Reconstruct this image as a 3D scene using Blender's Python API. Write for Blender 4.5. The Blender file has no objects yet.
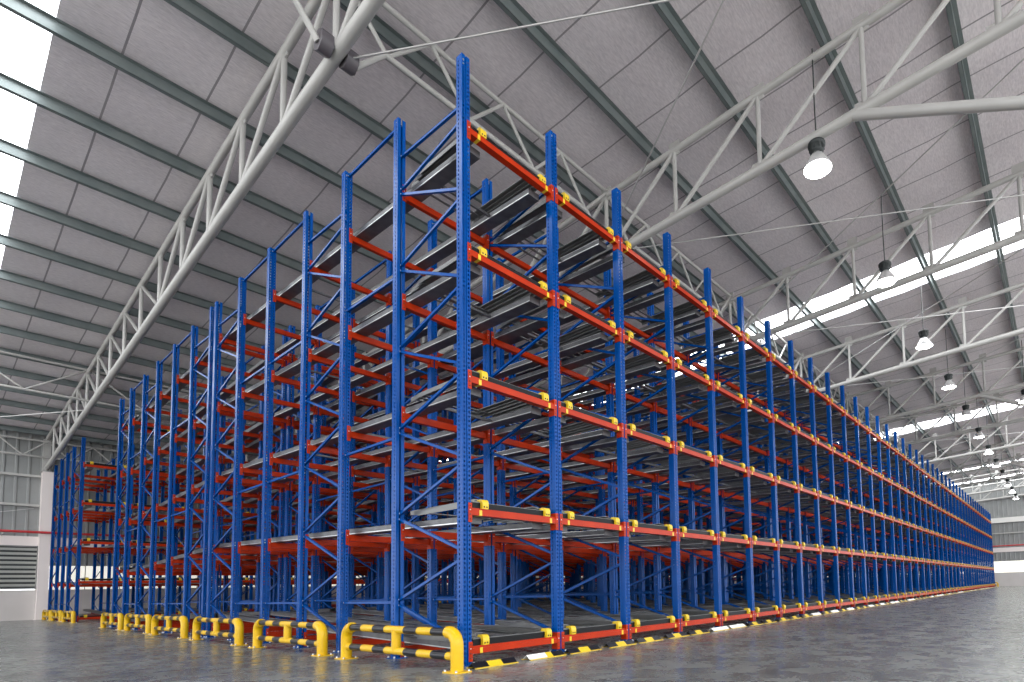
import bpy, math, random
from mathutils import Vector, Matrix
random.seed(7)
SC = bpy.context.scene
COL = SC.collection

# ------------------------------------------------------------------ measured layout (metres)
BAY = 1.345                       # lane width along the long face
NB = 42                           # lanes along the long face
LV = [0.143, 1.634, 3.102, 4.552, 5.985]
LV3 = [LV[0]-.03]+[z-.16 for z in LV[1:]]        # levels of the wall-side block
TOP = 6.85
BLK1 = [0, 1.369, 2.813, 4.135, 5.628, 7.078, 8.464]
BLK2 = [8.797, 10.089, 11.546, 13.049, 14.456, 15.974, 17.327]
BLK3 = [23.719, 25.713, 27.205, 28.72, 30.464]
WALL_Y = 31.8
END_X = 59.5
TX0, TDX = -0.2, 5.85             # roof trusses
RS = 0.058                        # roof slope
LY = 2.72                         # longitudinal truss
ROOF_E = -12.0
def roofz(y): return 10.15 - RS*(y-2.75)
def topz(y): return 9.85 - RS*(y-2.75)
def botz(y): return 8.45 - RS*(y-2.75)

# ------------------------------------------------------------------ materials
MATS = {}
def mat(name, col, rough=.5, metal=0., spec=.5, coat=0., noise=None, bump=None, emit=None, estr=0.):
    m = bpy.data.materials.new(name); m.use_nodes = True
    nt = m.node_tree; b = nt.nodes['Principled BSDF']
    b.inputs['Base Color'].default_value = (*col, 1)
    b.inputs['Roughness'].default_value = rough
    b.inputs['Metallic'].default_value = metal
    b.inputs['Specular IOR Level'].default_value = spec
    b.inputs['Coat Weight'].default_value = coat
    b.inputs['Coat Roughness'].default_value = .12
    if emit:
        b.inputs['Emission Color'].default_value = (*emit, 1)
        b.inputs['Emission Strength'].default_value = estr
    if noise:
        sc, c2, amt = noise
        tc = nt.nodes.new('ShaderNodeTexCoord'); n = nt.nodes.new('ShaderNodeTexNoise')
        n.inputs['Scale'].default_value = sc; n.inputs['Detail'].default_value = 4
        nt.links.new(tc.outputs['Object'], n.inputs['Vector'])
        mx = nt.nodes.new('ShaderNodeMix'); mx.data_type = 'RGBA'
        mx.inputs[6].default_value = (*col, 1); mx.inputs[7].default_value = (*c2, 1)
        mr = nt.nodes.new('ShaderNodeMapRange'); mr.inputs[1].default_value = .35; mr.inputs[2].default_value = .7
        mr.inputs[4].default_value = amt
        nt.links.new(n.outputs['Fac'], mr.inputs[0]); nt.links.new(mr.outputs[0], mx.inputs[0])
        nt.links.new(mx.outputs[2], b.inputs['Base Color'])
    MATS[name] = m
    return m
BLUE = mat('blue_paint', (.0, .062, .28), .24, 0, .14, .0, noise=(3, (.0, .045, .215), .6))
RED = mat('red_paint', (.44, .030, .004), .32, 0, .14, .0, noise=(4, (.32, .019, .004), .6))
YEL = mat('yellow_paint', (.66, .40, .003), .32, 0, .3, .05, noise=(6, (.58, .33, .006), .5))
YELP = mat('yellow_plastic', (.70, .47, .012), .4)
BLK = mat('black_paint', (.006, .006, .010), .3, 0, .3)
BLKR = mat('black_rubber', (.004, .004, .005), .5, 0, .2)
WHT = mat('white_paint', (.80, .78, .74), .45)
GALV = mat('rail_grey_steel', (.125, .125, .13), .42, .35, .5, noise=(8, (.055, .055, .058), .7))
EDGE = mat('worn_rail_edge', (.62, .62, .62), .28, .7)  # paler metal for thin strips along the rail edges
CARTG = mat('cart_grey_paint', (.17, .17, .165), .42, .35, .5, noise=(5, (.15, .15, .15), .7))
STEELW = mat('truss_pale_paint', (.44, .43, .41), .40, 0, .5, .15, noise=(2, (.37, .36, .345), .6))
PURL = mat('purlin_zinc', (.15, .18, .18), .4, .2, .5, noise=(2.5, (.21, .235, .23), .8))
ROD = mat('rod_steel', (.55, .54, .53), .35, .5)
CONC = mat('painted_concrete', (.56, .52, .50), .7, noise=(1.2, (.48, .45, .43), .6))
COLM = mat('column_paint', (.80, .72, .69), .6, noise=(1, (.74, .67, .64), .5))
REDP = mat('fire_pipe_red', (.50, .03, .035), .35)
DARK = mat('dark_steel', (.03, .035, .035), .5, .2)
BOLT = mat('zinc_bolt', (.6, .6, .62), .3, .9)
REFL = mat('lamp_reflector', (.85, .85, .84), .25, .6)
LENS = mat('lamp_lens', (1, 1, 1), .3, emit=(1, 1, .93), estr=22)
SKYP = mat('daylight_panel', (.9, .92, .95), .4, emit=(.95, .98, 1), estr=5.5)
BAND = mat('daylight_louvre_panel', (.85, .85, .8), .5, emit=(1, .96, .82), estr=.5)

def nodes(m): return m.node_tree.nodes, m.node_tree.links
def math_node(nt, op, a=None, b=None):
    n = nt.nodes.new('ShaderNodeMath'); n.operation = op
    if a is not None:
        if hasattr(a, 'type') or hasattr(a, 'is_linked'): nt.links.new(a, n.inputs[0])
        else: n.inputs[0].default_value = a
    if b is not None:
        if hasattr(b, 'is_linked'): nt.links.new(b, n.inputs[1])
        else: n.inputs[1].default_value = b
    return n.outputs[0]

def ceiling_material():
    m = mat('roof_insulation_foil', (.42, .395, .40), .5, .0)
    nt = m.node_tree; b = nt.nodes['Principled BSDF']
    tc = nt.nodes.new('ShaderNodeTexCoord'); sp = nt.nodes.new('ShaderNodeSeparateXYZ')
    nt.links.new(tc.outputs['Object'], sp.inputs[0])
    # seams of the insulation sheets, running across the roof
    f = math_node(nt, 'FRACT', math_node(nt, 'DIVIDE', math_node(nt, 'ADD', sp.outputs[0], 100*1.133-1.6), 1.133))
    seam = math_node(nt, 'LESS_THAN', f, .028)
    mp = nt.nodes.new('ShaderNodeMapping'); mp.inputs['Scale'].default_value = (9, 42, 9)
    nt.links.new(tc.outputs['Object'], mp.inputs[0])
    n = nt.nodes.new('ShaderNodeTexNoise'); n.inputs['Scale'].default_value = 1.1; n.inputs['Detail'].default_value = 3
    nt.links.new(mp.outputs[0], n.inputs['Vector'])
    n2 = nt.nodes.new('ShaderNodeTexNoise'); n2.inputs['Scale'].default_value = .55; n2.inputs['Detail'].default_value = 2
    nt.links.new(tc.outputs['Object'], n2.inputs['Vector'])
    cr = nt.nodes.new('ShaderNodeMix'); cr.data_type = 'RGBA'
    cr.inputs[6].default_value = (.60, .55, .575, 1); cr.inputs[7].default_value = (.84, .78, .80, 1)
    s = math_node(nt, 'ADD', math_node(nt, 'MULTIPLY', n.outputs['Fac'], .62), math_node(nt, 'MULTIPLY', n2.outputs['Fac'], .38))
    mr = nt.nodes.new('ShaderNodeMapRange'); mr.inputs[1].default_value = .33; mr.inputs[2].default_value = .67
    nt.links.new(s, mr.inputs[0]); nt.links.new(mr.outputs[0], cr.inputs[0])
    cs = nt.nodes.new('ShaderNodeMix'); cs.data_type = 'RGBA'; cs.inputs[7].default_value = (.30, .275, .29, 1)
    nt.links.new(cr.outputs[2], cs.inputs[6]); nt.links.new(seam, cs.inputs[0])
    nt.links.new(cs.outputs[2], b.inputs['Base Color'])
    bp = nt.nodes.new('ShaderNodeBump'); bp.inputs['Strength'].default_value = .5; bp.inputs['Distance'].default_value = .02
    nt.links.new(n.outputs['Fac'], bp.inputs['Height']); nt.links.new(bp.outputs[0], b.inputs['Normal'])
    return m
def floor_material():
    m = mat('polished_concrete', (.13, .135, .14), .2)
    nt = m.node_tree; b = nt.nodes['Principled BSDF']
    tc = nt.nodes.new('ShaderNodeTexCoord')
    n1 = nt.nodes.new('ShaderNodeTexNoise'); n1.inputs['Scale'].default_value = .55; n1.inputs['Detail'].default_value = 8; n1.inputs['Roughness'].default_value = .65
    n2 = nt.nodes.new('ShaderNodeTexNoise'); n2.inputs['Scale'].default_value = 3.2; n2.inputs['Detail'].default_value = 8; n2.inputs['Roughness'].default_value = .7
    n2.inputs['Distortion'].default_value = .6
    for n in (n1, n2): nt.links.new(tc.outputs['Object'], n.inputs['Vector'])
    s = math_node(nt, 'ADD', math_node(nt, 'MULTIPLY', n1.outputs['Fac'], .5), math_node(nt, 'MULTIPLY', n2.outputs['Fac'], .5))
    cr = nt.nodes.new('ShaderNodeValToRGB')
    e = cr.color_ramp.elements; e[0].position = .36; e[0].color = (.075, .078, .072, 1); e[1].position = .66; e[1].color = (.235, .242, .228, 1)
    x = e.new(.5); x.color = (.142, .147, .137, 1)
    nt.links.new(s, cr.inputs[0]); nt.links.new(cr.outputs[0], b.inputs['Base Color'])
    mr = nt.nodes.new('ShaderNodeMapRange'); mr.inputs[1].default_value = .35; mr.inputs[2].default_value = .65
    mr.inputs[3].default_value = .16; mr.inputs[4].default_value = .36
    nt.links.new(n2.outputs['Fac'], mr.inputs[0]); nt.links.new(mr.outputs[0], b.inputs['Roughness'])
    bp = nt.nodes.new('ShaderNodeBump'); bp.inputs['Strength'].default_value = .12; bp.inputs['Distance'].default_value = .01
    nt.links.new(n2.outputs['Fac'], bp.inputs['Height']); nt.links.new(bp.outputs[0], b.inputs['Normal'])
    return m
def siding_material():
    return mat('ribbed_siding', (.27, .275, .27), .45, .2, noise=(1.5, (.21, .215, .21), .6))
CEIL = ceiling_material(); FLOOR = floor_material(); SIDE = siding_material()

# ------------------------------------------------------------------ mesh helpers
class MB:
    def __init__(s): s.v = []; s.f = []; s.m = []; s.mats = []; s.sm = []
    def mi(s, m):
        if m not in s.mats: s.mats.append(m)
        return s.mats.index(m)
    def add(s, vs, fs, m, smooth=False):
        o = len(s.v); k = s.mi(m); s.v += [tuple(v) for v in vs]
        for f in fs: s.f.append(tuple(i+o for i in f)); s.m.append(k); s.sm.append(smooth)
    def box(s, a, b, m):
        x0, y0, z0 = a; x1, y1, z1 = b
        s.add([(x0,y0,z0),(x1,y0,z0),(x1,y1,z0),(x0,y1,z0),(x0,y0,z1),(x1,y0,z1),(x1,y1,z1),(x0,y1,z1)],
              [(0,3,2,1),(4,5,6,7),(0,1,5,4),(1,2,6,5),(2,3,7,6),(3,0,4,7)], m)
    def bar(s, p, q, w, h, m, side=(1,0,0)):
        """rectangular bar from p to q; w along `side`, h across"""
        p = Vector(p); q = Vector(q); d = (q-p).normalized(); sd = Vector(side)
        sd = (sd - d*sd.dot(d)).normalized(); up = d.cross(sd)
        vs = []
        for c in (p, q):
            for a, b in ((-1,-1),(1,-1),(1,1),(-1,1)): vs.append(c + sd*(a*w/2) + up*(b*h/2))
        s.add(vs, [(0,3,2,1),(4,5,6,7),(0,1,5,4),(1,2,6,5),(2,3,7,6),(3,0,4,7)], m)
    def channel(s, p, q, w, h, t, m, side=(1,0,0)):
        """C-channel bar: web plus two lips"""
        p = Vector(p); q = Vector(q); d = (q-p).normalized(); sd = Vector(side)
        sd = (sd - d*sd.dot(d)).normalized(); up = d.cross(sd)
        for off, ww, hh in ((Vector((0,0,0)), t, h), (up*(h/2-t/2), w, t), (up*(-h/2+t/2), w, t)):
            o = off + (sd*(w/2-t/2) if ww == w else Vector((0,0,0)))
            s.bar(p+o, q+o, ww, hh, m, side)
    def tube(s, pts, r, m, n=10, closed_ends=True):
        pts = [Vector(p) for p in pts]; rings = []
        ref = None
        for i, p in enumerate(pts):
            d = (pts[min(i+1, len(pts)-1)] - pts[max(i-1, 0)]).normalized()
            if ref is None: ref = Vector((0,0,1)) if abs(d.z) < .9 else Vector((0,1,0))
            u = (ref - d*ref.dot(d)).normalized(); ref = u; v = d.cross(u)
            rr = r[i] if isinstance(r, (list, tuple)) else r
            rings.append([p + (u*math.cos(2*math.pi*k/n) + v*math.sin(2*math.pi*k/n))*rr for k in range(n)])
        vs = [c for rg in rings for c in rg]; fs = []
        for i in range(len(pts)-1):
            for k in range(n):
                a = i*n+k; b = i*n+(k+1) % n
                fs.append((a, a+n, b+n, b))
        s.add(vs, fs, m, True)
        if closed_ends:
            s.add(rings[0], [tuple(range(n))], m); s.add(rings[-1], [tuple(range(n-1, -1, -1))], m)
    def lathe(s, prof, c, m, n=24, flip=False):
        vs = []; fs = []
        for r, z in prof:
            for k in range(n):
                a = 2*math.pi*k/n; vs.append((c[0]+r*math.cos(a), c[1]+r*math.sin(a), c[2]+z))
        for i in range(len(prof)-1):
            for k in range(n):
                a = i*n+k; b = i*n+(k+1) % n; fs.append((a, b, b+n, a+n))
        s.add(vs, fs, m, True)
    def mesh(s, name):
        me = bpy.data.meshes.new(name); me.from_pydata(s.v, [], s.f)
        for m in s.mats: me.materials.append(m)
        me.polygons.foreach_set('material_index', s.m)
        me.polygons.foreach_set('use_smooth', s.sm)
        me.update(); return me
    def obj(s, name, parent=None, loc=None):
        return put(name, s.mesh(name), parent, loc)
def put(name, me, parent=None, loc=None):
    o = bpy.data.objects.new(name, me); COL.objects.link(o)
    if parent is not None: o.parent = parent
    if loc is not None: o.location = loc
    return o
def tag(o, label=None, cat=None, group=None, kind=None):
    if label: o['label'] = label
    if cat: o['category'] = cat
    if group: o['group'] = group
    if kind: o['kind'] = kind
    return o
def root(name, loc, label, cat, group=None, rz=0, kind=None):
    o = bpy.data.objects.new(name, None); COL.objects.link(o); o.location = loc; o.rotation_euler = (0, 0, rz)
    o.empty_display_size = .1
    return tag(o, label, cat, group, kind)
ONES = ['', 'first', 'second', 'third', 'fourth', 'fifth', 'sixth', 'seventh', 'eighth', 'ninth', 'tenth', 'eleventh', 'twelfth',
        'thirteenth', 'fourteenth', 'fifteenth', 'sixteenth', 'seventeenth', 'eighteenth', 'nineteenth']
def nth(n):
    if n < 20: return ONES[n]
    t = {2: 'twent', 3: 'thirt', 4: 'fort', 5: 'fift', 6: 'sixt', 7: 'sevent', 8: 'eight'}[n//10]
    return t+'ieth' if n % 10 == 0 else t+'y-'+ONES[n % 10]
LEVEL = ['floor', 'lowest raised', 'second raised', 'third raised', 'topmost']
CAMP = Vector((-3.5118, -5.1259, 0.7828))

# ------------------------------------------------------------------ rack members (shared meshes)
W2 = .052
def perforated_strip(b, mk, u0, u1, uc, m, z0, z1, pitch=.05, hw=.0085, hh=.013):
    """a strip from u0 to u1 with one column of slots at uc; mk(u,z)->xyz"""
    vs = []; fs = []
    n = int((z1-z0)/pitch)
    zs = [z0+i*pitch for i in range(n)]
    for z in zs:
        zc = z+pitch/2; ze = z+pitch
        o = len(vs)
        for (u, zz) in ((u0,z),(u1,z),(u1,ze),(u0,ze),(uc-hw,zc-hh),(uc+hw,zc-hh),(uc+hw,zc+hh),(uc-hw,zc+hh)): vs.append(mk(u, zz))
        for f in ((0,1,5,4),(1,2,6,5),(2,3,7,6),(3,0,4,7)): fs.append(tuple(i+o for i in f))
    zt = zs[-1]+pitch
    if z1-zt > 1e-4:
        o = len(vs); vs += [mk(u0,zt), mk(u1,zt), mk(u1,z1), mk(u0,z1)]; fs.append((o,o+1,o+2,o+3))
    b.add(vs, fs, m)
def post_mesh(holes=True):
    """open section upright: perforated face with a pressed groove, perforated sides, folded rear lips"""
    b = MB(); z0, z1 = .008, TOP
    F = -W2; G = -W2+.012
    def quad(x0, y0, x1, y1): b.add([(x0,y0,z0),(x1,y1,z0),(x1,y1,z1),(x0,y0,z1)], [(0,1,2,3)], BLUE)
    fr = lambda u, z: (u, F, z)
    lf = lambda u, z: (-W2, u, z)
    rt = lambda u, z: (W2, u, z)
    if holes:
        perforated_strip(b, fr, -W2, -.008, -.030, BLUE, z0, z1)
        perforated_strip(b, fr, .008, W2, .030, BLUE, z0, z1)
        perforated_strip(b, lf, -W2, W2, .012, BLUE, z0, z1)
        perforated_strip(b, rt, -W2, W2, .012, BLUE, z0, z1)
    else:
        quad(-W2, F, -.008, F); quad(.008, F, W2, F); quad(-W2, W2, -W2, F); quad(W2, F, W2, W2)
    quad(-.008, F, -.004, G); quad(-.004, G, .004, G); quad(.004, G, .008, F)
    quad(-W2, W2, -.012, W2); quad(.012, W2, W2, W2)
    quad(-.012, W2, -.012, W2-.018); quad(.012, W2-.018, .012, W2)
    return b.mesh('post')
POST_H = post_mesh(True); POST_P = post_mesh(False)
def base_mesh():
    b = MB(); b.box((-.085,-.085,0),(.085,.085,.01), BLUE)
    for x, y in ((-.068,-.068),(.068,.068),(.068,-.068),(-.068,.068)): b.lathe([(0,.028),(.012,.028),(.014,.01)], (x,y,0), BOLT, 8)
    return b.mesh('base_plate')
BASE = base_mesh()
Z1 = [6.17, 5.27, 4.25, 3.25, 2.22, 1.185, .20]      # zigzag nodes on the face post
Z2 = [5.89, 4.88, 3.83, 2.79, 1.72, .67]
def brace_list(d):
    """list of (p,q) of a braced pair, local y from 0 to d"""
    L = [((0,.0,6.31),(0,d,6.36))]
    for k in range(6):
        L.append(((0,0,Z1[k]-.03),(0,d,Z2[k]+.02))); L.append(((0,d,Z2[k]-.02),(0,0,Z1[k+1]+.03)))
    return L
def tie_list(y0, y1): return [((0,y0,z),(0,y1,z)) for z in (6.80, 4.80, 2.72, .67)]
BR_CACHE = {}
def brace_mesh(p, q):
    k = (round(p[1],3), round(p[2],3), round(q[1],3), round(q[2],3))
    if k not in BR_CACHE:
        b = MB(); b.channel((0, p[1], p[2]), (0, q[1], q[2]), .030, .036, .004, BLUE)
        d = (Vector(q)-Vector(p)).normalized()
        for c, sg in ((Vector(p), 1), (Vector(q), -1)):
            c = c + d*sg*.045
            b.lathe([(0,.006),(.009,.006),(.009,0)], (0,0,0), BOLT, 6)
            n = 6*3
            for i in range(len(b.v)-n, len(b.v)):
                x, y, z = b.v[i]; b.v[i] = (-.004-z, c.y+x, c.z+y)
        BR_CACHE[k] = b.mesh('brace')
    return BR_CACHE[k]
BS_CACHE = {}
def bracing_mesh(key, lst, cross=None):
    if key not in BS_CACHE:
        b = MB()
        for p, q in lst: b.bar(p, q, .026, .034, BLUE)
        BS_CACHE[key] = b.mesh('bracing')
    return BS_CACHE[key]

def units(rows, kinds, mirror=False):
    """split a block's depth rows in braced pairs ('P') and single posts ('S')"""
    out = []; i = 0
    for k in kinds:
        if k == 'P': out.append((rows[i], rows[i+1])); i += 2
        else: out.append((rows[i], None)); i += 1
    return out
U1 = units(BLK1, 'PPSP'); U2 = units(BLK2, 'PSPP'); U3 = units(BLK3, 'PSP')
allu = []
for bi, U in enumerate((U1, U2, U3)):
    for ui, (a, c) in enumerate(U):
        nxt = U[ui+1][0] if ui+1 < len(U) else (8.797 if bi == 0 else None)
        for i in range(NB+1): allu.append((bi, ui, i, a, c, nxt))
def dist(x, y): return math.hypot(x-CAMP.x, y-CAMP.y)
def vis_rank(u):
    bi, ui, i, a, c, nxt = u
    d = dist(i*BAY, a)
    if i == 0: d *= .45
    if bi == 0 and ui == 0: d *= .6
    return d
allu.sort(key=vis_rank)
DEPTH = ['standing at the aisle face', 'second from the aisle face', 'third from the aisle face', 'fourth from the aisle face']
DEPTH2 = ['directly behind the main block', 'second row of the rear block', 'third row of the rear block', 'outer row of the rear block']
DEPTH3 = ['at the cross aisle edge', 'in its middle', 'nearest the wall']
stuff = MB()
def post_rows(a, c): return [a] if c is None else [a, c]
for n, (bi, ui, i, a, c, nxt) in enumerate(allu):
    x = i*BAY
    d = 0 if c is None else c-a
    braces = brace_list(d) if c is not None else []
    ties = tie_list(d, nxt-a) if nxt is not None else []
    if n < 300:
        what = 'single blue post' if c is None else 'blue braced post pair'
        li = 'on the open end line' if i == 0 else 'cross line %s from open end' % nth(i+1)
        dp = (['at the aisle face', 'second from aisle face', 'third from aisle face', 'fourth from aisle face'],
              ['fifth unit in depth', 'sixth unit in depth', 'seventh unit in depth', 'eighth unit in depth'],
              ['wall-side block, front', 'wall-side block, middle', 'wall-side block, back'])[bi][ui]
        lab = '%s, %s, %s' % (what, dp, li)
        r = root('rack_upright', (x, a, 0), lab, 'rack upright', 'blue uprights of the storage rack')
        near = (bi == 0 and i < 11) or (bi == 1 and i < 3)
        hol = near or i == 0
        for k, y in enumerate(post_rows(a, c)):
            p = put('post', POST_H if hol else POST_P, r, (0, y-a, 0))
            if bi == 0 and k == 0: pass
            elif k == 1 or bi >= 1 and ui != 0: p.rotation_euler = (0, 0, math.pi)
            if near: put('base_plate', BASE, p, (0, 0, 0))
        if near or (i == 0 and n < 300):
            for p_, q_ in braces: put('brace', brace_mesh(p_, q_), r)
            for p_, q_ in ties: put('spacer', brace_mesh(p_, q_), r)
        elif braces or ties:
            put('bracing', bracing_mesh((bi, ui), braces+ties), r)
    else:
        for y in post_rows(a, c):
            stuff.box((x-W2, y-W2, 0), (x+W2, y-W2+.003, TOP), BLUE)
            stuff.box((x-W2, y-W2+.003, 0), (x-W2+.003, y+W2, TOP), BLUE)
            stuff.box((x+W2-.003, y-W2+.003, 0), (x+W2, y+W2, TOP), BLUE)
        for p_, q_ in braces+ties:
            stuff.bar((x, p_[1]+a, p_[2]), (x, q_[1]+a, q_[2]), .026, .034, BLUE)
tag(stuff.obj('rack_uprights'), 'remaining blue posts and braces deep inside the far end of the racks', 'rack uprights', kind='stuff')

# ---- beams
def connector(b, s, z, front, ms):
    """hook-on end plate: s=-1 start end, +1 far end; sits on the post side and wraps to its front"""
    x = 0 if s < 0 else BAY
    sg = 1 if s < 0 else -1
    f = -1 if front else 1
    X = x + sg*(W2+.002)
    b.box((min(X, X+sg*.006), -W2-.004, z-.105), (max(X, X+sg*.006), W2-.01, z+.105), ms)
    xa, xb = sorted((x+sg*.014, X+sg*.006)); ya, yb = sorted((f*(W2+.001), f*(W2+.007)))
    b.box((xa, ya, z-.105), (xb, yb, z+.105), ms)
    for k in (-.07, -.02, .03, .075):
        b.lathe([(0,.004),(.008,.004),(.008,0)], (0,0,0), BOLT if k == .03 else DARK, 6)
        for i in range(len(b.v)-18, len(b.v)):
            u, v, w = b.v[i]; b.v[i] = (x+sg*.036+u, f*(W2+.007+w), z+k+v)
def beam_body(b, yc, z0, z1, dp):
    X0, X1 = W2+.008, BAY-W2-.008
    h = z1-z0
    b.box((X0, yc-dp/2, z0), (X1, yc+dp/2, z0+h*.72), RED)
    b.box((X0, yc-dp/2+.014, z0+h*.72), (X1, yc+dp/2, z1), RED)      # stepped upper edge
def front_beam(detail):
    parts = {}
    b = MB(); beam_body(b, -.012, -.025, .055, .085); parts['bar'] = b
    for s in (-1, 1):
        c = MB(); connector(c, s, 0, True, RED); parts['connector%d' % s] = c
    for k, x in ((0, .155), (1, BAY-.155)):
        c = MB(); c.box((x, -.0565, -.0265), (x+.035, -.0548, .034), YELP); c.box((x, -.0565, -.0268), (x+.035, .03, -.0252), YELP)
        parts['sticker%d' % k] = c
    if detail: return {k: v.mesh(k.rstrip('-101')) for k, v in parts.items()}
    a = MB()
    for v in parts.values():
        for f, mi, sm in zip(v.f, v.m, v.sm): a.add([v.v[i] for i in f], [tuple(range(len(f)))], v.mats[mi], sm)
    return a.mesh('rack_beam')
FB = front_beam(True); FB1 = front_beam(False)
FLAT = MB(); beam_body(FLAT, 0, -.045, .045, .06); connector(FLAT, -1, 0, True, RED); connector(FLAT, 1, 0, True, RED)
REAR = FLAT.mesh('rack_beam')
REAR_F = MB(); beam_body(REAR_F, 0, -.05, .05, .06); connector(REAR_F, -1, 0, False, RED); connector(REAR_F, 1, 0, False, RED)
REAR_B = REAR_F.mesh('rack_beam')
def rear_z(l, depth):
    if l == 0: return .075 + .012*depth
    return LV[l]-.150 + .030*depth
fronts = [(i, l) for l in range(5) for i in range(NB)]
DETAIL = 13
for i, l in fronts:
    lab = 'red beam with yellow stickers, long aisle face, %s level, %s bay from corner' % (LEVEL[l], nth(i+1))
    if i < DETAIL:
        r = root('rack_beam', (i*BAY, 0, LV[l]), lab, 'rack beam', 'red beams along the long aisle face', kind='thing')
        for k, me in FB.items(): put({'b': 'bar', 'c': 'connector', 's': 'sticker'}[k[0]], me, r)
    else:
        tag(put('rack_beam', FB1, None, (i*BAY, 0, LV[l])), lab, 'rack beam', 'red beams along the long aisle face', 'thing')
inner = []
for bi, rows in enumerate((BLK1, BLK2, BLK3)):
    for ri, y in enumerate(rows):
        if bi == 0 and ri == 0: continue
        for l in range(5):
            for i in range(NB):
                dd = y if bi == 0 else (rows[-1]-y if bi == 1 else y-rows[0])
                outer = (bi == 1 and ri == len(rows)-1) or (bi == 2 and ri == 0)
                z = LV[l] if outer else rear_z(l, dd)
                if bi == 2 and l: z -= .16
                inner.append((dist(i*BAY, y)*(.55 if i == 0 else 1)*(.6 if outer and bi == 2 and i < 3 else 1), bi, ri, i, l, y, z, outer))
inner.sort()
stuff = MB()
for n, (d_, bi, ri, i, l, y, z, outer) in enumerate(inner):
    if n < 90:
        if bi == 0: pl = '%s row behind the aisle face' % nth(ri)
        elif bi == 1: pl = '%s row of the rear block' % nth(ri+1)
        else: pl = '%s row of wall-side block' % nth(ri+1)
        lab = 'plain red beam, %s level, %s, %s bay' % (LEVEL[l], pl, nth(i+1))
        tag(put('rack_beam', REAR, None, (i*BAY, y, z)), lab, 'rack beam', 'red inner beams of the racks', 'thing')
    else:
        x0 = i*BAY
        stuff.box((x0+W2+.008, y-.03, z-.05), (x0+BAY-W2-.008, y+.03, z+.05), RED)
        for xs in (x0+.014, x0+BAY-.014-.046):
            stuff.box((xs, y-W2-.007, z-.105), (xs+.046, y-W2-.001, z+.105), RED)
tag(stuff.obj('rack_beams'), 'remaining red beams deep inside the storage racks', 'rack beams', kind='stuff')

# ---- cart tracks (one per lane and level): two grey rails sloping up from the aisle, yellow end stops
def sheared(fn, slope):
    b = MB(); fn(b)
    b.v = [(x, y, z+slope*y) for x, y, z in b.v]
    return b
L1 = BLK1[-1]
def rail_fn(xc, L=None):
    def f(b):
        y0, y1 = .11, (L or L1)+.02
        # wide pressed channel with two running flanges
        b.box((xc-.085, y0, .0), (xc+.085, y1, .008), GALV)
        for dx in (-.085, -.03, .025, .078):
            b.box((xc+dx, y0, .008), (xc+dx+.007, y1, .085), GALV)
        b.box((xc-.085, y0, .079), (xc-.055, y1, .085), EDGE); b.box((xc-.085, y0-.004, .0), (xc+.085, y0, .085), GALV)
        b.box((xc+.055, y0, .079), (xc+.085, y1, .085), EDGE)
        b.box((xc-.0885, y0, .006), (xc-.085, y1, .016), EDGE)
        b.box((xc-.03, y0, .078), (xc+.032, y1, .085), GALV)
    return f
def stop_mesh():
    b = MB()
    # rounded yellow cap that hooks over the front beam
    pr = [(-.050,.056),(-.054,.10),(-.050,.135),(-.034,.158),(-.005,.165),(.045,.163),(.055,.15),(.055,.056)]
    n = len(pr); vs = [(-.040,y,z) for y, z in pr]+[(.040,y,z) for y, z in pr]
    fs = [tuple(range(n)), tuple(range(2*n-1, n-1, -1))]+[(k, n+k, n+(k+1) % n, (k+1) % n) for k in range(n)]
    b.add(vs, fs, YELP)
    for dx in (-.017, .017):
        b.lathe([(0,.002),(.010,.002),(.010,0)], (0,0,0), BLK, 8)
        for i in range(len(b.v)-24, len(b.v)):
            u, v, w = b.v[i]; b.v[i] = (dx+u, -.0525-w, .078+v)
    return b.mesh('end_stop')
XR = (.215, BAY-.215); XS = (.238, BAY-.185)
SL = .030
RAIL = [sheared(rail_fn(x), SL).mesh('rail') for x in XR]
STOP = stop_mesh()
def tie_fn(b):
    for y in (.9, 2.9, 5.0): b.box((XR[0]+.085, y, .02), (XR[1]-.085, y+.03, .05), GALV)
tb = MB(); tb.box((XR[0]+.085, 0, .02), (XR[1]-.085, .03, .05), GALV); TIE1 = tb.mesh('cross_tie')
one = MB()
for x in XR:
    t = sheared(rail_fn(x), SL); one.add(t.v, t.f, GALV)
t = sheared(tie_fn, SL); one.add(t.v, t.f, GALV)
TRACK1 = one.mesh('cart_track')
one = MB()
for x in XR:
    t = sheared(rail_fn(x, BLK3[-1]-BLK3[0]), SL); one.add(t.v, t.f, GALV)
TRACK3 = one.mesh('cart_track')
def track_z(l): return LV[l]-.150+.052 if l else .125
lanes = []
for l in range(5):
    for i in range(NB):
        lanes.append((dist(i*BAY, 0)*.5, 0, i, l)); lanes.append((dist(i*BAY, BLK2[-1])*(.7 if i == 0 else 1), 1, i, l)); lanes.append((dist(i*BAY, BLK3[0])*(.6 if i == 0 else 1), 2, i, l))
lanes.sort()
def stop_only():
    b = MB()
    for x in XS:
        for me in (STOP,):
            b.v += [(v.co.x+x, v.co.y, v.co.z) for v in me.vertices]; o = len(b.v)-len(me.vertices)
            for p in me.polygons:
                b.f.append(tuple(k+o for k in p.vertices)); b.m.append(b.mi(me.materials[p.material_index])); b.sm.append(False)
    return b
STOPS2 = stop_only().mesh('end_stop')
stuff = MB()
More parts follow.
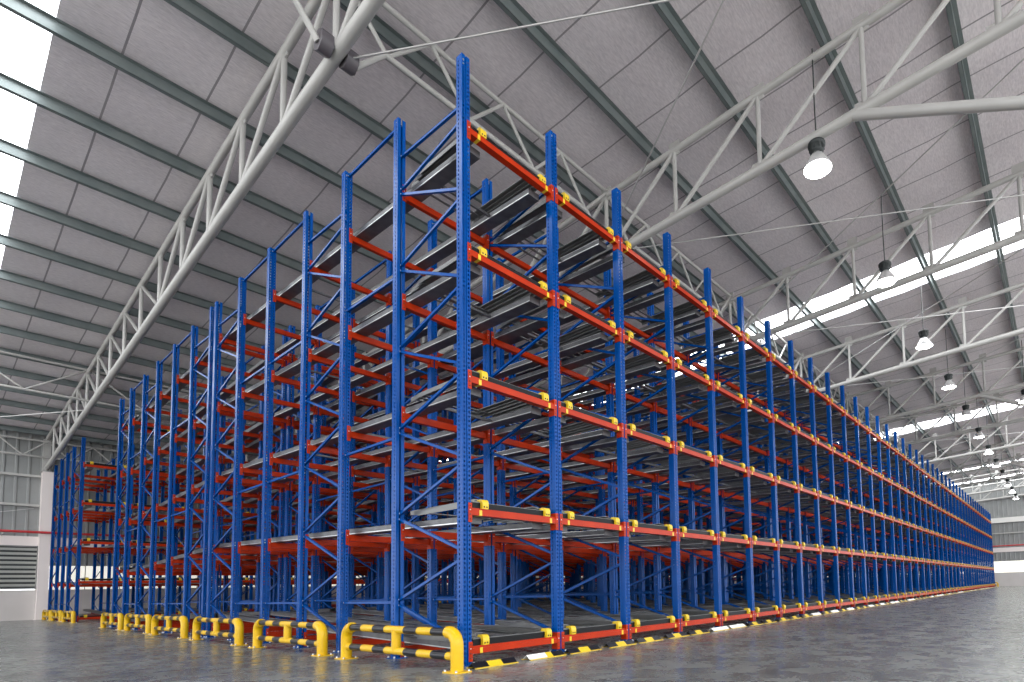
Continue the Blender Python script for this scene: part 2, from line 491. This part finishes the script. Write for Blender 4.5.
# ---- carts: nested frames parked at the aisle end of each lane
def bumper():
    b = MB(); b.box((.10, -.012, 0), (BAY-.10, .022, .068), BLKR); b.box((.10, .022, .0), (BAY-.10, .045, .012), BLKR)
    b.box((.10,-.006,.068),(BAY-.10,.05,.074), CARTG)
    return b
def cart_frame(k):
    """one frame of the nest: side bars with angled lips, cross bars"""
    b = MB(); y0 = .0+.05*k; y1 = 1.12+.16*k; z = .03+.022*k; ins = .045*k
    for s in (0, 1):
        xa = .115+ins; xb = xa+.10
        if s: xa, xb = BAY-xb, BAY-xa
        b.box((xa, y0, z+.045), (xb, y1, z+.053), CARTG)
        xo = xa if not s else xb-.007
        b.box((xo, y0, z), (xo+.007, y1, z+.045), CARTG)
    y = y1-.045
    b.box((.115+ins, y, z+.035), (BAY-.115-ins, y+.04, z+.044), CARTG)
    return b
def wheels():
    b = MB()
    for x in XR:
        for y in (.15, .45, .85, 1.1):
            b.tube([(x-.05, y, .012), (x-.03, y, .012)], .028, DARK, 10)
    return b
BUMP = bumper().mesh('bumper_bar'); CF = [cart_frame(k).mesh('nesting_frame') for k in range(3)]
one = MB()
for src in [bumper()]+[cart_frame(k) for k in range(3)]:
    for f, mi in zip(src.f, src.m): one.add([src.v[j] for j in f], [tuple(range(len(f)))], src.mats[mi])
CART1 = one.mesh('pushback_cart')
cstuff = MB()
def appends(dst, me, x, y, z, rot):
    o = len(dst.v)
    for v in me.vertices:
        a, b, c = v.co
        if rot: a, b = BAY-a, -b
        dst.v.append((a+x, b+y, c+z))
    for p in me.polygons:
        dst.f.append(tuple(k+o for k in p.vertices)); dst.m.append(dst.mi(me.materials[p.material_index])); dst.sm.append(False)
BN = ['main block', 'rear block', 'wall-side block']
for n, (d_, bi, i, l) in enumerate(lanes):
    x = i*BAY; zl = LV3[l] if bi == 2 else LV[l]; zt = track_z(l)+(zl-LV[l] if l else 0); zc = zl+.055
    y0 = 0 if bi == 0 else (BLK2[-1] if bi == 1 else BLK3[0])
    rot = bi == 1
    bay = nth(i+1)+' bay' if i < NB-1 else 'last bay'
    if bi == 2 and n >= 300:
        appends(stuff, STOPS2, x, y0, zl, False); appends(cstuff, BUMP, x, y0, zc, False)
        continue
    if n < 300:
        lt = 'grey cart rails with yellow end stops, %s level, %s of %s' % (LEVEL[l], bay, BN[bi])
        lc = 'grey nested cart with black bumper, %s level, %s of %s' % (LEVEL[l], bay, BN[bi])
        loc = (x+(BAY if rot else 0), y0, zt); rz = math.pi if rot else 0
        if bi == 0 and i < DETAIL:
            r = root('cart_track', loc, lt, 'cart track', 'grey cart tracks in the rack lanes', rz)
            for me in RAIL: put('rail', me, r)
            for yt in (.9, 2.9, 5.0): put('cross_tie', TIE1, r, (0, yt, SL*yt))
            for xs in XS: put('end_stop', STOP, r, (xs, 0, LV[l]-zt))
            c = root('pushback_cart', (loc[0], y0, zc), lc, 'cart', 'nested carts parked at the lane mouths', rz)
            put('bumper_bar', BUMP, c)
            for me in CF: put('nesting_frame', me, c)
        else:
            r = tag(put('cart_track', TRACK3 if bi == 2 else TRACK1, None, loc), lt, 'cart track', 'grey cart tracks in the rack lanes'); r.rotation_euler = (0, 0, rz)
            [put('end_stop', STOP, r, (xs, 0, zl-zt)) for xs in XS]
            c = tag(put('pushback_cart', CART1, None, (loc[0], y0, zc)), lc, 'cart', 'nested carts parked at the lane mouths'); c.rotation_euler = (0, 0, rz)
    else:
        appends(stuff, TRACK1, x, y0, zt, rot); appends(stuff, STOPS2, x, y0, LV[l], rot)
        appends(cstuff, BUMP, x, y0, zc, rot); appends(cstuff, CF[0], x, y0, zc, rot)
tag(stuff.obj('cart_tracks'), 'remaining grey cart rails and yellow stops deep in the racks', 'cart tracks', kind='stuff')
tag(cstuff.obj('pushback_carts'), 'remaining parked carts deep in the racks', 'carts', kind='stuff')

# ------------------------------------------------------------------ guard rails (yellow tube hoops with black bands)
def guard(L, y0, x, lab, n_seg=7, rz=math.pi/2, small=False):
    r = root('guard_barrier', (x, y0, 0), lab, 'guard barrier', 'yellow and black guard barriers on the floor', rz)
    R = .062; rb = .042; H = .445-R; B = .13
    for s in (0, 1):
        x0 = .06 if s == 0 else L-.06; sg = 1 if s == 0 else -1
        pts = [(x0, 0, .01), (x0, 0, H-B)]
        for k in range(1, 9):
            a = k/8*math.pi/2; pts.append((x0+sg*B*(1-math.cos(a)), 0, H-B+B*math.sin(a)))
        pts.append((x0+sg*(B+.02), 0, H))
        t = MB(); t.tube(pts, R, YEL, 16); t.obj('end_leg', r)
    xa, xb = .06+B+.02, L-.06-B-.02
    w = [1, 1, 1, 1.55, 1, 1.05, 1.05][:n_seg]; tot = sum(w)
    for nm, z, e in (('top_bar', H, 0), ('lower_bar', .15, .14)):
        b = MB(); p = xa
        for k, ww in enumerate(w):
            q = p+(xb-xa)*ww/tot
            b.tube([(p, 0, z), (q, 0, z)], rb, BLK if k % 2 == 0 else YEL, 14, False); p = q
        if e:
            b.tube([(.06+R-.01, 0, z), (xa, 0, z)], rb, YEL, 14, False); b.tube([(xb, 0, z), (L-.06-R+.01, 0, z)], rb, YEL, 14, False)
        b.obj(nm, r)
    m = MB(); xm = xa+(xb-xa)*(3+.775)/tot
    m.tube([(xm, 0, .15), (xm, 0, H)], .050, YEL, 14); m.obj('middle_post', r)
    for px in (.06, L-.06):
        b = MB(); b.box((px-.11, -.09, 0), (px+.11, .09, .012), YEL)
        for a, c in ((-.09,-.07),(.09,-.07),(.09,.07),(-.09,.07)): b.lathe([(0,.03),(.010,.03),(.012,.012)], (px+a, c, 0), BOLT, 8)
        b.obj('base_plate', r)
GX = -.33
where = ['beside the near rack corner', 'second from the near rack corner', 'third from the near rack corner', 'fourth from the near rack corner',
         'fifth from the near rack corner', 'last before the cross aisle']
for k, (a, b) in enumerate([(-.42, 2.0), (2.55, 4.93), (5.62, 8.02), (8.68, 11.05), (11.7, 14.0), (14.6, 16.95)]):
    guard(b-a, a, GX if k < 4 else GX+.05, 'yellow tubular floor guard with black bands, '+where[k])
for k, (a, b) in enumerate([(23.3, 25.6), (26.2, 28.4), (28.9, 31.0)]):
    guard(b-a, a, GX+.22, 'yellow banded floor guard before the wall-side block, '+['at the cross aisle', 'in the middle', 'nearest the wall'][k])
guard(2.3, -.30, NB*BAY+.45, 'tiny yellow guard closing the far end of the long rack face')

# ------------------------------------------------------------------ floor wedges along the long face
def wedge(cols):
    L, hw, h, t = .54, .072, .056, .006; b = MB()
    n = len(cols)
    for k, m in enumerate(cols):
        a, c = L*k/n, L*(k+1)/n
        for s in (-1, 1):
            b.add([(a,s*hw*.8,.008),(c,s*hw*.8,.008),(c,0,h),(a,0,h),(a,s*(hw*.8-t),.008),(c,s*(hw*.8-t),.008),(c,0,h-t*1.3),(a,0,h-t*1.3)],
                  [(0,1,2,3),(4,7,6,5),(0,3,7,4),(1,5,6,2)], m)
    for s in (-1, 1):
        ya, yb = sorted((s*hw*.78, s*hw*1.15)); b.box((0, ya, 0), (L, yb, .008), YELP)
    return b.mesh('floor_wedge')
W_BY = wedge([BLK, YELP, BLK]); W_W = wedge([WHT, WHT, WHT, YELP, BLK, BLK]); W_WW = wedge([WHT, WHT, WHT])
n = 0
for i in range(NB):
    for k in (0, 1):
        x = (-.12 if k == 0 else -.12) + i*BAY + (0 if k == 0 else .0)
        x = -.74+1.36*.0 + i*BAY + (.0 if k == 0 else .63) + .0
        if i == 0 and k == 0: continue
        j = i*2+k
        white = j in (2, 8, 9, 15) or (j > 14 and random.random() < .3)
        me = W_W if j == 2 else (W_WW if white else W_BY)
        lab = '%s floor wedge, %s along the foot of the long rack face' % ('white' if white else 'black and yellow', nth(j) if j else 'first')
        tag(put('floor_wedge', me, None, (x, -.275, 0)), lab, 'floor wedge', 'floor wedges along the long rack face')

# ------------------------------------------------------------------ setting
def struct(b, name): return tag(b.obj(name), kind='structure')
b = MB(); b.add([(-14,-13,0),(END_X+.1,-13,0),(END_X+.1,WALL_Y+.1,0),(-14,WALL_Y+.1,0)], [(0,1,2,3)], FLOOR); struct(b, 'floor')
BOUNCE_YARD = mat('sunlit_yard_concrete', (.62, .60, .57), .8)  # unseen pale yard, added to bounce sky light up to the roof
b = MB(); b.add([(-120,-120,0),(END_X+.1,-120,0),(END_X+.1,-13,0),(-120,-13,0)], [(0,1,2,3)], BOUNCE_YARD)
b.add([(-120,-13,0),(-14,-13,0),(-14,WALL_Y+60,0),(-120,WALL_Y+60,0)], [(0,1,2,3)], BOUNCE_YARD); struct(b, 'ground')
# corrugated siding
def corrug(b, P, Q, z0, z1, nrm, m, pitch=.38, d=.035):
    P = Vector(P); Q = Vector(Q); L = (Q-P).length; u = (Q-P)/L; nrm = Vector(nrm)
    n = int(L/pitch); prof = []
    for i in range(n+1):
        s = i*pitch
        for ds, h in ((0,0),(.26,0),(.29,d),(.345,d)):
            if s+ds <= L: prof.append(P+u*(s+ds)+nrm*h)
    prof.append(Q)
    vs = [(p.x,p.y,z0) for p in prof]+[(p.x,p.y,z1) for p in prof]; k = len(prof)
    b.add(vs, [(i, i+1, k+i+1, k+i) for i in range(k-1)], m)
def wall(name, P, Q, nrm, into):
    b = MB(); P = Vector(P); Q = Vector(Q); o = Vector(nrm)
    def slab(z0, z1, t, m):
        b.bar((P+o*(t/2)+Vector((0,0,(z0+z1)/2))), (Q+o*(t/2)+Vector((0,0,(z0+z1)/2))), z1-z0, t, m, (0,0,1))
    slab(0, 1.33, .12, CONC)
    slab(3.30, 3.72, .14, COLM)
    corrug(b, P, Q, 2.42, 3.30, o, SIDE); corrug(b, P, Q, 3.72, 11.2 if into else 8.5, o, SIDE)
    return b
bl = wall('wall_left', (-2.9,WALL_Y,0), (END_X,WALL_Y,0), (0,-1,0), False)
# plain plastered bay beside the louvre
bl.box((-14, WALL_Y-.1, 0), (-.45, WALL_Y+.1, 1.33), CONC); bl.box((-14, WALL_Y-.14, 3.3), (-2.9, WALL_Y+.1, 3.72), COLM)
bl.box((-.28, WALL_Y-.10, 1.33), (-.05, WALL_Y, 3.30), CONC)
corrug(bl, (-14,WALL_Y,0), (-2.9,WALL_Y,0), 3.72, 8.5, (0,-1,0), SIDE); corrug(bl, (-14,WALL_Y,0), (-5.5,WALL_Y,0), 1.3, 3.3, (0,-1,0), SIDE)
struct(bl, 'wall_left')
be = wall('wall_back', (END_X,WALL_Y,0), (END_X,-13,0), (-1,0,0), True); struct(be, 'wall_back')
# daylight bands low in both walls
b = MB(); b.box((.15, WALL_Y-.03, 1.33), (END_X, WALL_Y-.01, 2.42), BAND)
for k in range(10):
    b.box((k*TDX+TX0-.15, WALL_Y-.12, 1.33), (k*TDX+TX0+.15, WALL_Y-.03, 2.42), CONC)
x = .6
while x < END_X: b.box((x, WALL_Y-.045, 1.33), (x+.03, WALL_Y-.03, 2.42), SIDE); x += .6
struct(b, 'window_1')
b = MB(); b.box((END_X-.03, -13, 1.33), (END_X-.01, WALL_Y-.1, 2.42), BAND); struct(b, 'window_2')
# louvre bay
lv = root('wall_louvre', (-5.4, WALL_Y-.10, 1.37), 'grey horizontal metal louvre in the pale wall beside the column', 'louvre')
b = MB(); Lw = 5.12
for x0, x1, z0, z1 in ((0,.06,0,1.93),(Lw-.06,Lw,0,1.93),(0,Lw,0,.06),(0,Lw,1.87,1.93)): b.box((x0,-.06,z0),(x1,.04,z1), CARTG)
b.obj('surround', lv)
b = MB(); b.box((.06,.05,.06),(Lw-.06,.055,1.87), DARK); b.obj('backing', lv)
LVR = mat('louvre_paint', (.60,.60,.57), .45, .2)
for k in range(9):
    z = .10+k*.2; b = MB(); b.bar((.06,-.01,z+.07), (Lw-.06,-.01,z+.07), .012, .125, LVR, (0,.80,.60)); b.obj('blade', lv)
# wall girts, eave ledge, pipe
for k, z in enumerate((6.45, 5.12)):
    b = MB(); b.box((-14, WALL_Y-.20, z-.05), (END_X-.1, WALL_Y-.04, z+.05), STEELW); struct(b, 'trim_%d' % (k+1))
b = MB()
for z in (5.12, 8.6): b.box((END_X-.2, -13, z-.05), (END_X-.04, WALL_Y-.2, z+.05), STEELW)
b.box((END_X-.30, -13, 6.15), (END_X-.04, WALL_Y-.2, 6.62), WHT); struct(b, 'trim_3')
b = MB(); b.tube([(-14, WALL_Y-.62, 3.88), (END_X-.2, WALL_Y-.62, 3.88)], .055, REDP, 10)
for k in range(11): b.box((k*TDX-.2-.02-1.2, WALL_Y-.66, 3.76), (k*TDX-.2+.02-1.2, WALL_Y-.04, 3.82), STEELW)
tag(b.obj('fire_pipe'), 'dark red fire pipe running above the louvre on the side wall', 'pipe')
b = MB(); b.tube([(END_X-.28, WALL_Y-.4, 3.9), (END_X-.28, -13, 3.9)], .055, REDP, 10)
tag(b.obj('fire_pipe'), 'dark red fire pipe crossing the far end wall', 'pipe')
b = MB(); b.bar((-4.8, WALL_Y-.06, 3.9), (-.5, WALL_Y-.06, 5.0), .02, .02, ROD); tag(b.obj('wall_tie_rod'), 'thin slanted tie rod on the grey siding above the louvre', 'tie rod')
# columns
for k in range(10):
    x = TX0+k*TDX+.05
    b = MB(); b.box((x-.17, WALL_Y-.50, 0), (x+.17, WALL_Y-.04, 6.65), COLM); b.box((x-.22, WALL_Y-.55, 0), (x+.22, WALL_Y-.04, .02), COLM)
    c = struct(b, 'column')
    b = MB(); b.bar((x-.05, WALL_Y-.25, 6.65), (x-.05, WALL_Y-.25, 8.15), .24, .30, STEELW); b.box((x-.22, WALL_Y-.52, 6.65), (x+.12, WALL_Y, 6.68), STEELW); b.obj('column_cap', c)
for k in range(1, 11, 3):
    x = TX0+k*TDX
    b = MB(); b.tube([(x, -8.9, 0), (x, -8.9, 9.0)], .16, STEELW, 16); b.box((x-.25,-9.15,0),(x+.25,-8.65,.03), STEELW); struct(b, 'column')

# ------------------------------------------------------------------ roof
pY = [1.42+1.86*k for k in range(-7, 17)]
XA, XB = -14, END_X
SKY = [(-4.1,-2.54),(14.1,15.85),(32.3,34.0),(50.3,52.1),(57.2,58.8)]
b = MB(); xs = [XA]+[v for p in SKY for v in p]+[XB]
ys = []
y = ROOF_E
while y < WALL_Y: ys.append(y); y += .62
ys.append(WALL_Y)
def sag(y):
    f = ((y-1.42)/1.86) % 1; return -.035*math.sin(math.pi*f)**2
for a, c in zip(xs[0::2], xs[1::2]):
    nx = max(2, int((c-a)/3)+1); vs = []; fs = []
    for j, y in enumerate(ys):
        for k in range(nx): vs.append((a+(c-a)*k/(nx-1), y, roofz(y)+sag(y)))
    for j in range(len(ys)-1):
        for k in range(nx-1): fs.append((j*nx+k, (j+1)*nx+k, (j+1)*nx+k+1, j*nx+k+1))
    b.add(vs, fs, CEIL, True)
struct(b, 'ceiling')
for n, (a, c) in enumerate(SKY):
    b = MB(); b.add([(a,ROOF_E,roofz(ROOF_E)+.02),(c,ROOF_E,roofz(ROOF_E)+.02),(c,WALL_Y,roofz(WALL_Y)+.02),(a,WALL_Y,roofz(WALL_Y)+.02)], [(0,3,2,1)], SKYP)
    struct(b, 'window_%d' % (n+3))
for k, y in enumerate(pY):
    if y > WALL_Y-.3: continue
    z = roofz(y)-.04; b = MB()
    b.box((XA, y-.03, z-.20), (XB-.05, y-.024, z), PURL)
    b.box((XA, y-.03, z-.20), (XB-.05, y+.045, z-.194), PURL)
    b.box((XA, y-.10, z-.006), (XB-.05, y-.024, z), PURL)
    b.box((XA, y+.039, z-.20), (XB-.05, y+.045, z-.175), PURL)
    o = tag(b.obj('roof_purlin'), 'dark grey steel roof purlin, %s of the row counted from the side wall' % nth(17-k if k <= 16 else 1), 'purlin', 'dark purlins under the roof', 'thing')
    o['label'] = 'dark grey steel roof purlin, %s of the row counted from the high side' % nth(k+1)
JOINT = mat('joint_plate_dark_grey', (.10, .09, .10), .45)
def roof_truss(x, idx):
    dz = .03 if idx == 0 else (-.15 if idx == 1 else -.24); dt = 0 if idx == 0 else (-.09 if idx == 1 else -.15)
    botz = lambda y: 8.45 - RS*(y-2.75) + dz
    topz = lambda y: 9.85 - RS*(y-2.75) + dt
    lab = 'pale tubular roof truss spanning the hall, %s from the open end' % nth(idx+1)
    r = root('roof_truss', (x, 0, 0), lab, 'truss', 'pale trusses carrying the roof')
    y0, y1 = ROOF_E+.3, WALL_Y-.2
    b = MB(); b.tube([(0, y0, topz(y0)), (0, y1, topz(y1))], .068, STEELW, 14); b.obj('top_chord', r)
    b = MB(); b.tube([(0, y0, botz(y0)), (0, y1-.1, botz(y1-.1))], .088, STEELW, 18); b.obj('bottom_chord', r)
    ys = [2.75+1.9*k for k in range(-7, 15)]
    for k, y in enumerate(ys):
        if not (y0 < y < y1-.1): continue
        b = MB(); b.tube([(0, y, botz(y)), (0, y, topz(y))], .045, STEELW, 10); b.obj('web_post', r)
        q = None
        if y < 11.5: q = y+1.9
        elif y > 13.5: q = y-1.9
        if q is not None and y0 < q < y1:
            b = MB(); b.tube([(0, y, topz(y)-.02), (0, q, botz(q)+.02)], .045, STEELW, 10); b.obj('web_diagonal', r)
        b = MB(); b.box((-.012, y-.13, topz(y)-.12), (.012, y+.13, topz(y)+.10-dt), STEELW); b.obj('gusset', r)
        b = MB(); b.box((-.012, y-.16, botz(y)), (.012, y+.16, botz(y)+.15), STEELW); b.obj('gusset', r)
    if idx % 3 == 1:
        b = MB(); b.tube([(0, -2.75, botz(-2.75)), (0, -8.8, botz(-2.75)-2.9)], .085, STEELW, 16); b.obj('knee_brace', r)
    # dark joint plates where the longitudinal truss meets
    for yy in (LY,) :
        for s in (-1, 1):
            b = MB(); b.tube([(s*.09, yy, botz(yy)+.02), (s*.25, yy, botz(yy)+.02)], .155, JOINT, 6); b.obj('joint_plate', r)
NT = 11
for k in range(NT): roof_truss(TX0+k*TDX, k)
def long_truss(y, zt, zb, lab, panels=4, r_=.045, tilt=0, stub=0):
    r = root('longitudinal_truss', (0, y, 0), lab, 'truss', 'slender trusses running the length of the hall')
    xa, xb = XA, TX0+(NT-1)*TDX
    b = MB(); b.tube([(xa, 0, zt), (xb, 0, zt)], r_, STEELW, 10); b.obj('top_chord', r)
    if stub:
        for k in range(-2, NT-1):
            u, v = TX0+k*TDX, TX0+(k+1)*TDX
            b = MB(); b.tube([(u+.25, 0, stub), (u+.70, 0, zb), (v-.70, 0, zb), (v-.25, 0, stub)], r_*1.05, STEELW, 10); b.obj('bottom_chord', r)
    else:
        b = MB(); b.tube([(xa, tilt, zb), (xb, tilt, zb)], r_*1.05, STEELW, 10); b.obj('bottom_chord', r)
    p = TDX/panels; x = TX0-2*TDX; n = 0
    while x < xb-.1 and n < 92:
        for u, v in (((x, 0, zt), (x+p/2, tilt, zb)), ((x+p/2, tilt, zb), (x+p, 0, zt))):
            b = MB(); b.tube([u, v], r_*.72, STEELW, 8); b.obj('web_diagonal', r); n += 1
        x += p
long_truss(LY, 9.84, 9.02, 'slender zigzag truss running the length of the hall above the rack face', stub=8.47)
long_truss(21.6, 8.80, 7.72, 'slender zigzag truss running lengthwise above the cross aisle', 2, .04)
long_truss(WALL_Y-.5, 8.02, 7.30, 'slender zigzag truss running lengthwise along the eave of the side wall', 4, .045)
# crossed wire rods between the trusses
def rod(p, q, lab, r=.014):
    b = MB(); b.tube([p, q], r, ROD, 6); tag(b.obj('bracing_rod'), lab, 'bracing rod', 'crossed wire rods between roof trusses')
ya, yb = LY, -6.8
for k in range(8):
    xa, xb = TX0+k*TDX+.1, TX0+(k+1)*TDX-.1
    rod((xa, ya, botz(ya)+.02), (xb, yb, botz(yb)), 'thin wire rod slanting away from the open end, %s roof bay' % nth(k+1))
    rod((xb, ya, botz(ya)), (xa, yb, botz(yb)+.14), 'thin wire rod slanting back toward the open end, %s roof bay' % nth(k+1))
rod((TX0-TDX, 30.8, botz(30.8)+.3), (TX0-.1, 21.6, botz(21.6)), 'thin wire rod over the wall louvre')

# ------------------------------------------------------------------ lamps
def lamp_parts():
    h = MB(); h.lathe([(0,.50),(.12,.50),(.14,.485),(.15,.47),(.15,.43),(.12,.42),(.12,.33),(.09,.30),(.06,.29)], (0,0,0), DARK, 20)
    for k in range(10):
        a = 2*math.pi*k/10; h.bar((.125*math.cos(a), .125*math.sin(a), .34), (.125*math.cos(a), .125*math.sin(a), .46), .012, .03, DARK, (math.cos(a), math.sin(a), 0))
    f = MB(); f.lathe([(.06,.30),(.10,.27),(.15,.20),(.20,.11),(.235,.03),(.245,.0),(.238,.0),(.228,.03),(.19,.11),(.14,.20),(.09,.265)], (0,0,0), REFL, 28)
    g = MB(); g.lathe([(0,-.012),(.12,-.006),(.232,.012),(.15,.05),(0,.06)], (0,0,0), LENS, 28)
    hk = MB(); hk.tube([(0,0,.50),(0,0,.56),(.02,0,.58)], .012, DARK, 8)
    return dict(housing=h.mesh('housing'), reflector=f.mesh('reflector'), lens=g.mesh('lens'), hook=hk.mesh('hook'))
LP = lamp_parts()
def lamp(x, y, z, lab):
    r = root('high_bay_lamp', (x, y, z), lab, 'lamp', 'lit high bay lamps hanging from the roof')
    for k, me in LP.items(): put(k, me, r)
    top = roofz(y)-z-.24
    b = MB(); b.tube([(0, 0, .56), (.012, .01, top*.5), (0, 0, top)], .011, DARK, 6); b.obj('cord', r)
    b = MB(); b.tube([(.05, 0, .50), (.05, 0, top)], .005, ROD, 5); b.obj('hanging_wire', r)
for k in range(12):
    lamp(5.62+4.6*k, -2.13, 7.95, 'round glowing high bay lamp over the wide aisle, %s from the open end' % nth(k+1))
for k in range(3):
    lamp(22.8+13.8*k, -4.35+.25*k, 7.8, 'high bay lamp of the second row beyond the aisle lamps, %s along' % nth(k+1))

# ------------------------------------------------------------------ camera and light
f_px, pitch, roll, yaw, sx, sy = 549.04, .0648, -.0248, .6424, 650.47, 551.27
fw = Vector((math.cos(pitch)*math.cos(yaw), math.cos(pitch)*math.sin(yaw), math.sin(pitch)))
rt = Vector((math.sin(yaw), -math.cos(yaw), 0)); up = rt.cross(fw)
r2 = rt*math.cos(roll)+up*math.sin(roll); u2 = -rt*math.sin(roll)+up*math.cos(roll)
cd = bpy.data.cameras.new('camera'); cam = bpy.data.objects.new('camera', cd); COL.objects.link(cam)
M = Matrix((r2, u2, -fw)).transposed().to_4x4(); M.translation = CAMP; cam.matrix_world = M
cd.sensor_width = 36; cd.sensor_fit = 'HORIZONTAL'; cd.lens = f_px/1024*36
cd.shift_x = (512-sx)/1024; cd.shift_y = (sy-341)/1024; cd.clip_start = .05; cd.clip_end = 300
SC.camera = cam
w = bpy.data.worlds.new('world'); SC.world = w; w.use_nodes = True
bg = w.node_tree.nodes['Background']; bg.inputs[0].default_value = (.93, .96, 1, 1); bg.inputs[1].default_value = 2.9
SC.view_settings.view_transform = 'Standard'; SC.view_settings.look = 'None'; SC.view_settings.gamma = 1
SC.view_settings.use_curve_mapping = False; SC.view_settings.exposure = 0.38
SC.cycles.use_denoising = True
SC.cycles.max_bounces = 8; SC.cycles.diffuse_bounces = 4; SC.cycles.glossy_bounces = 3; SC.cycles.sample_clamp_indirect = 4
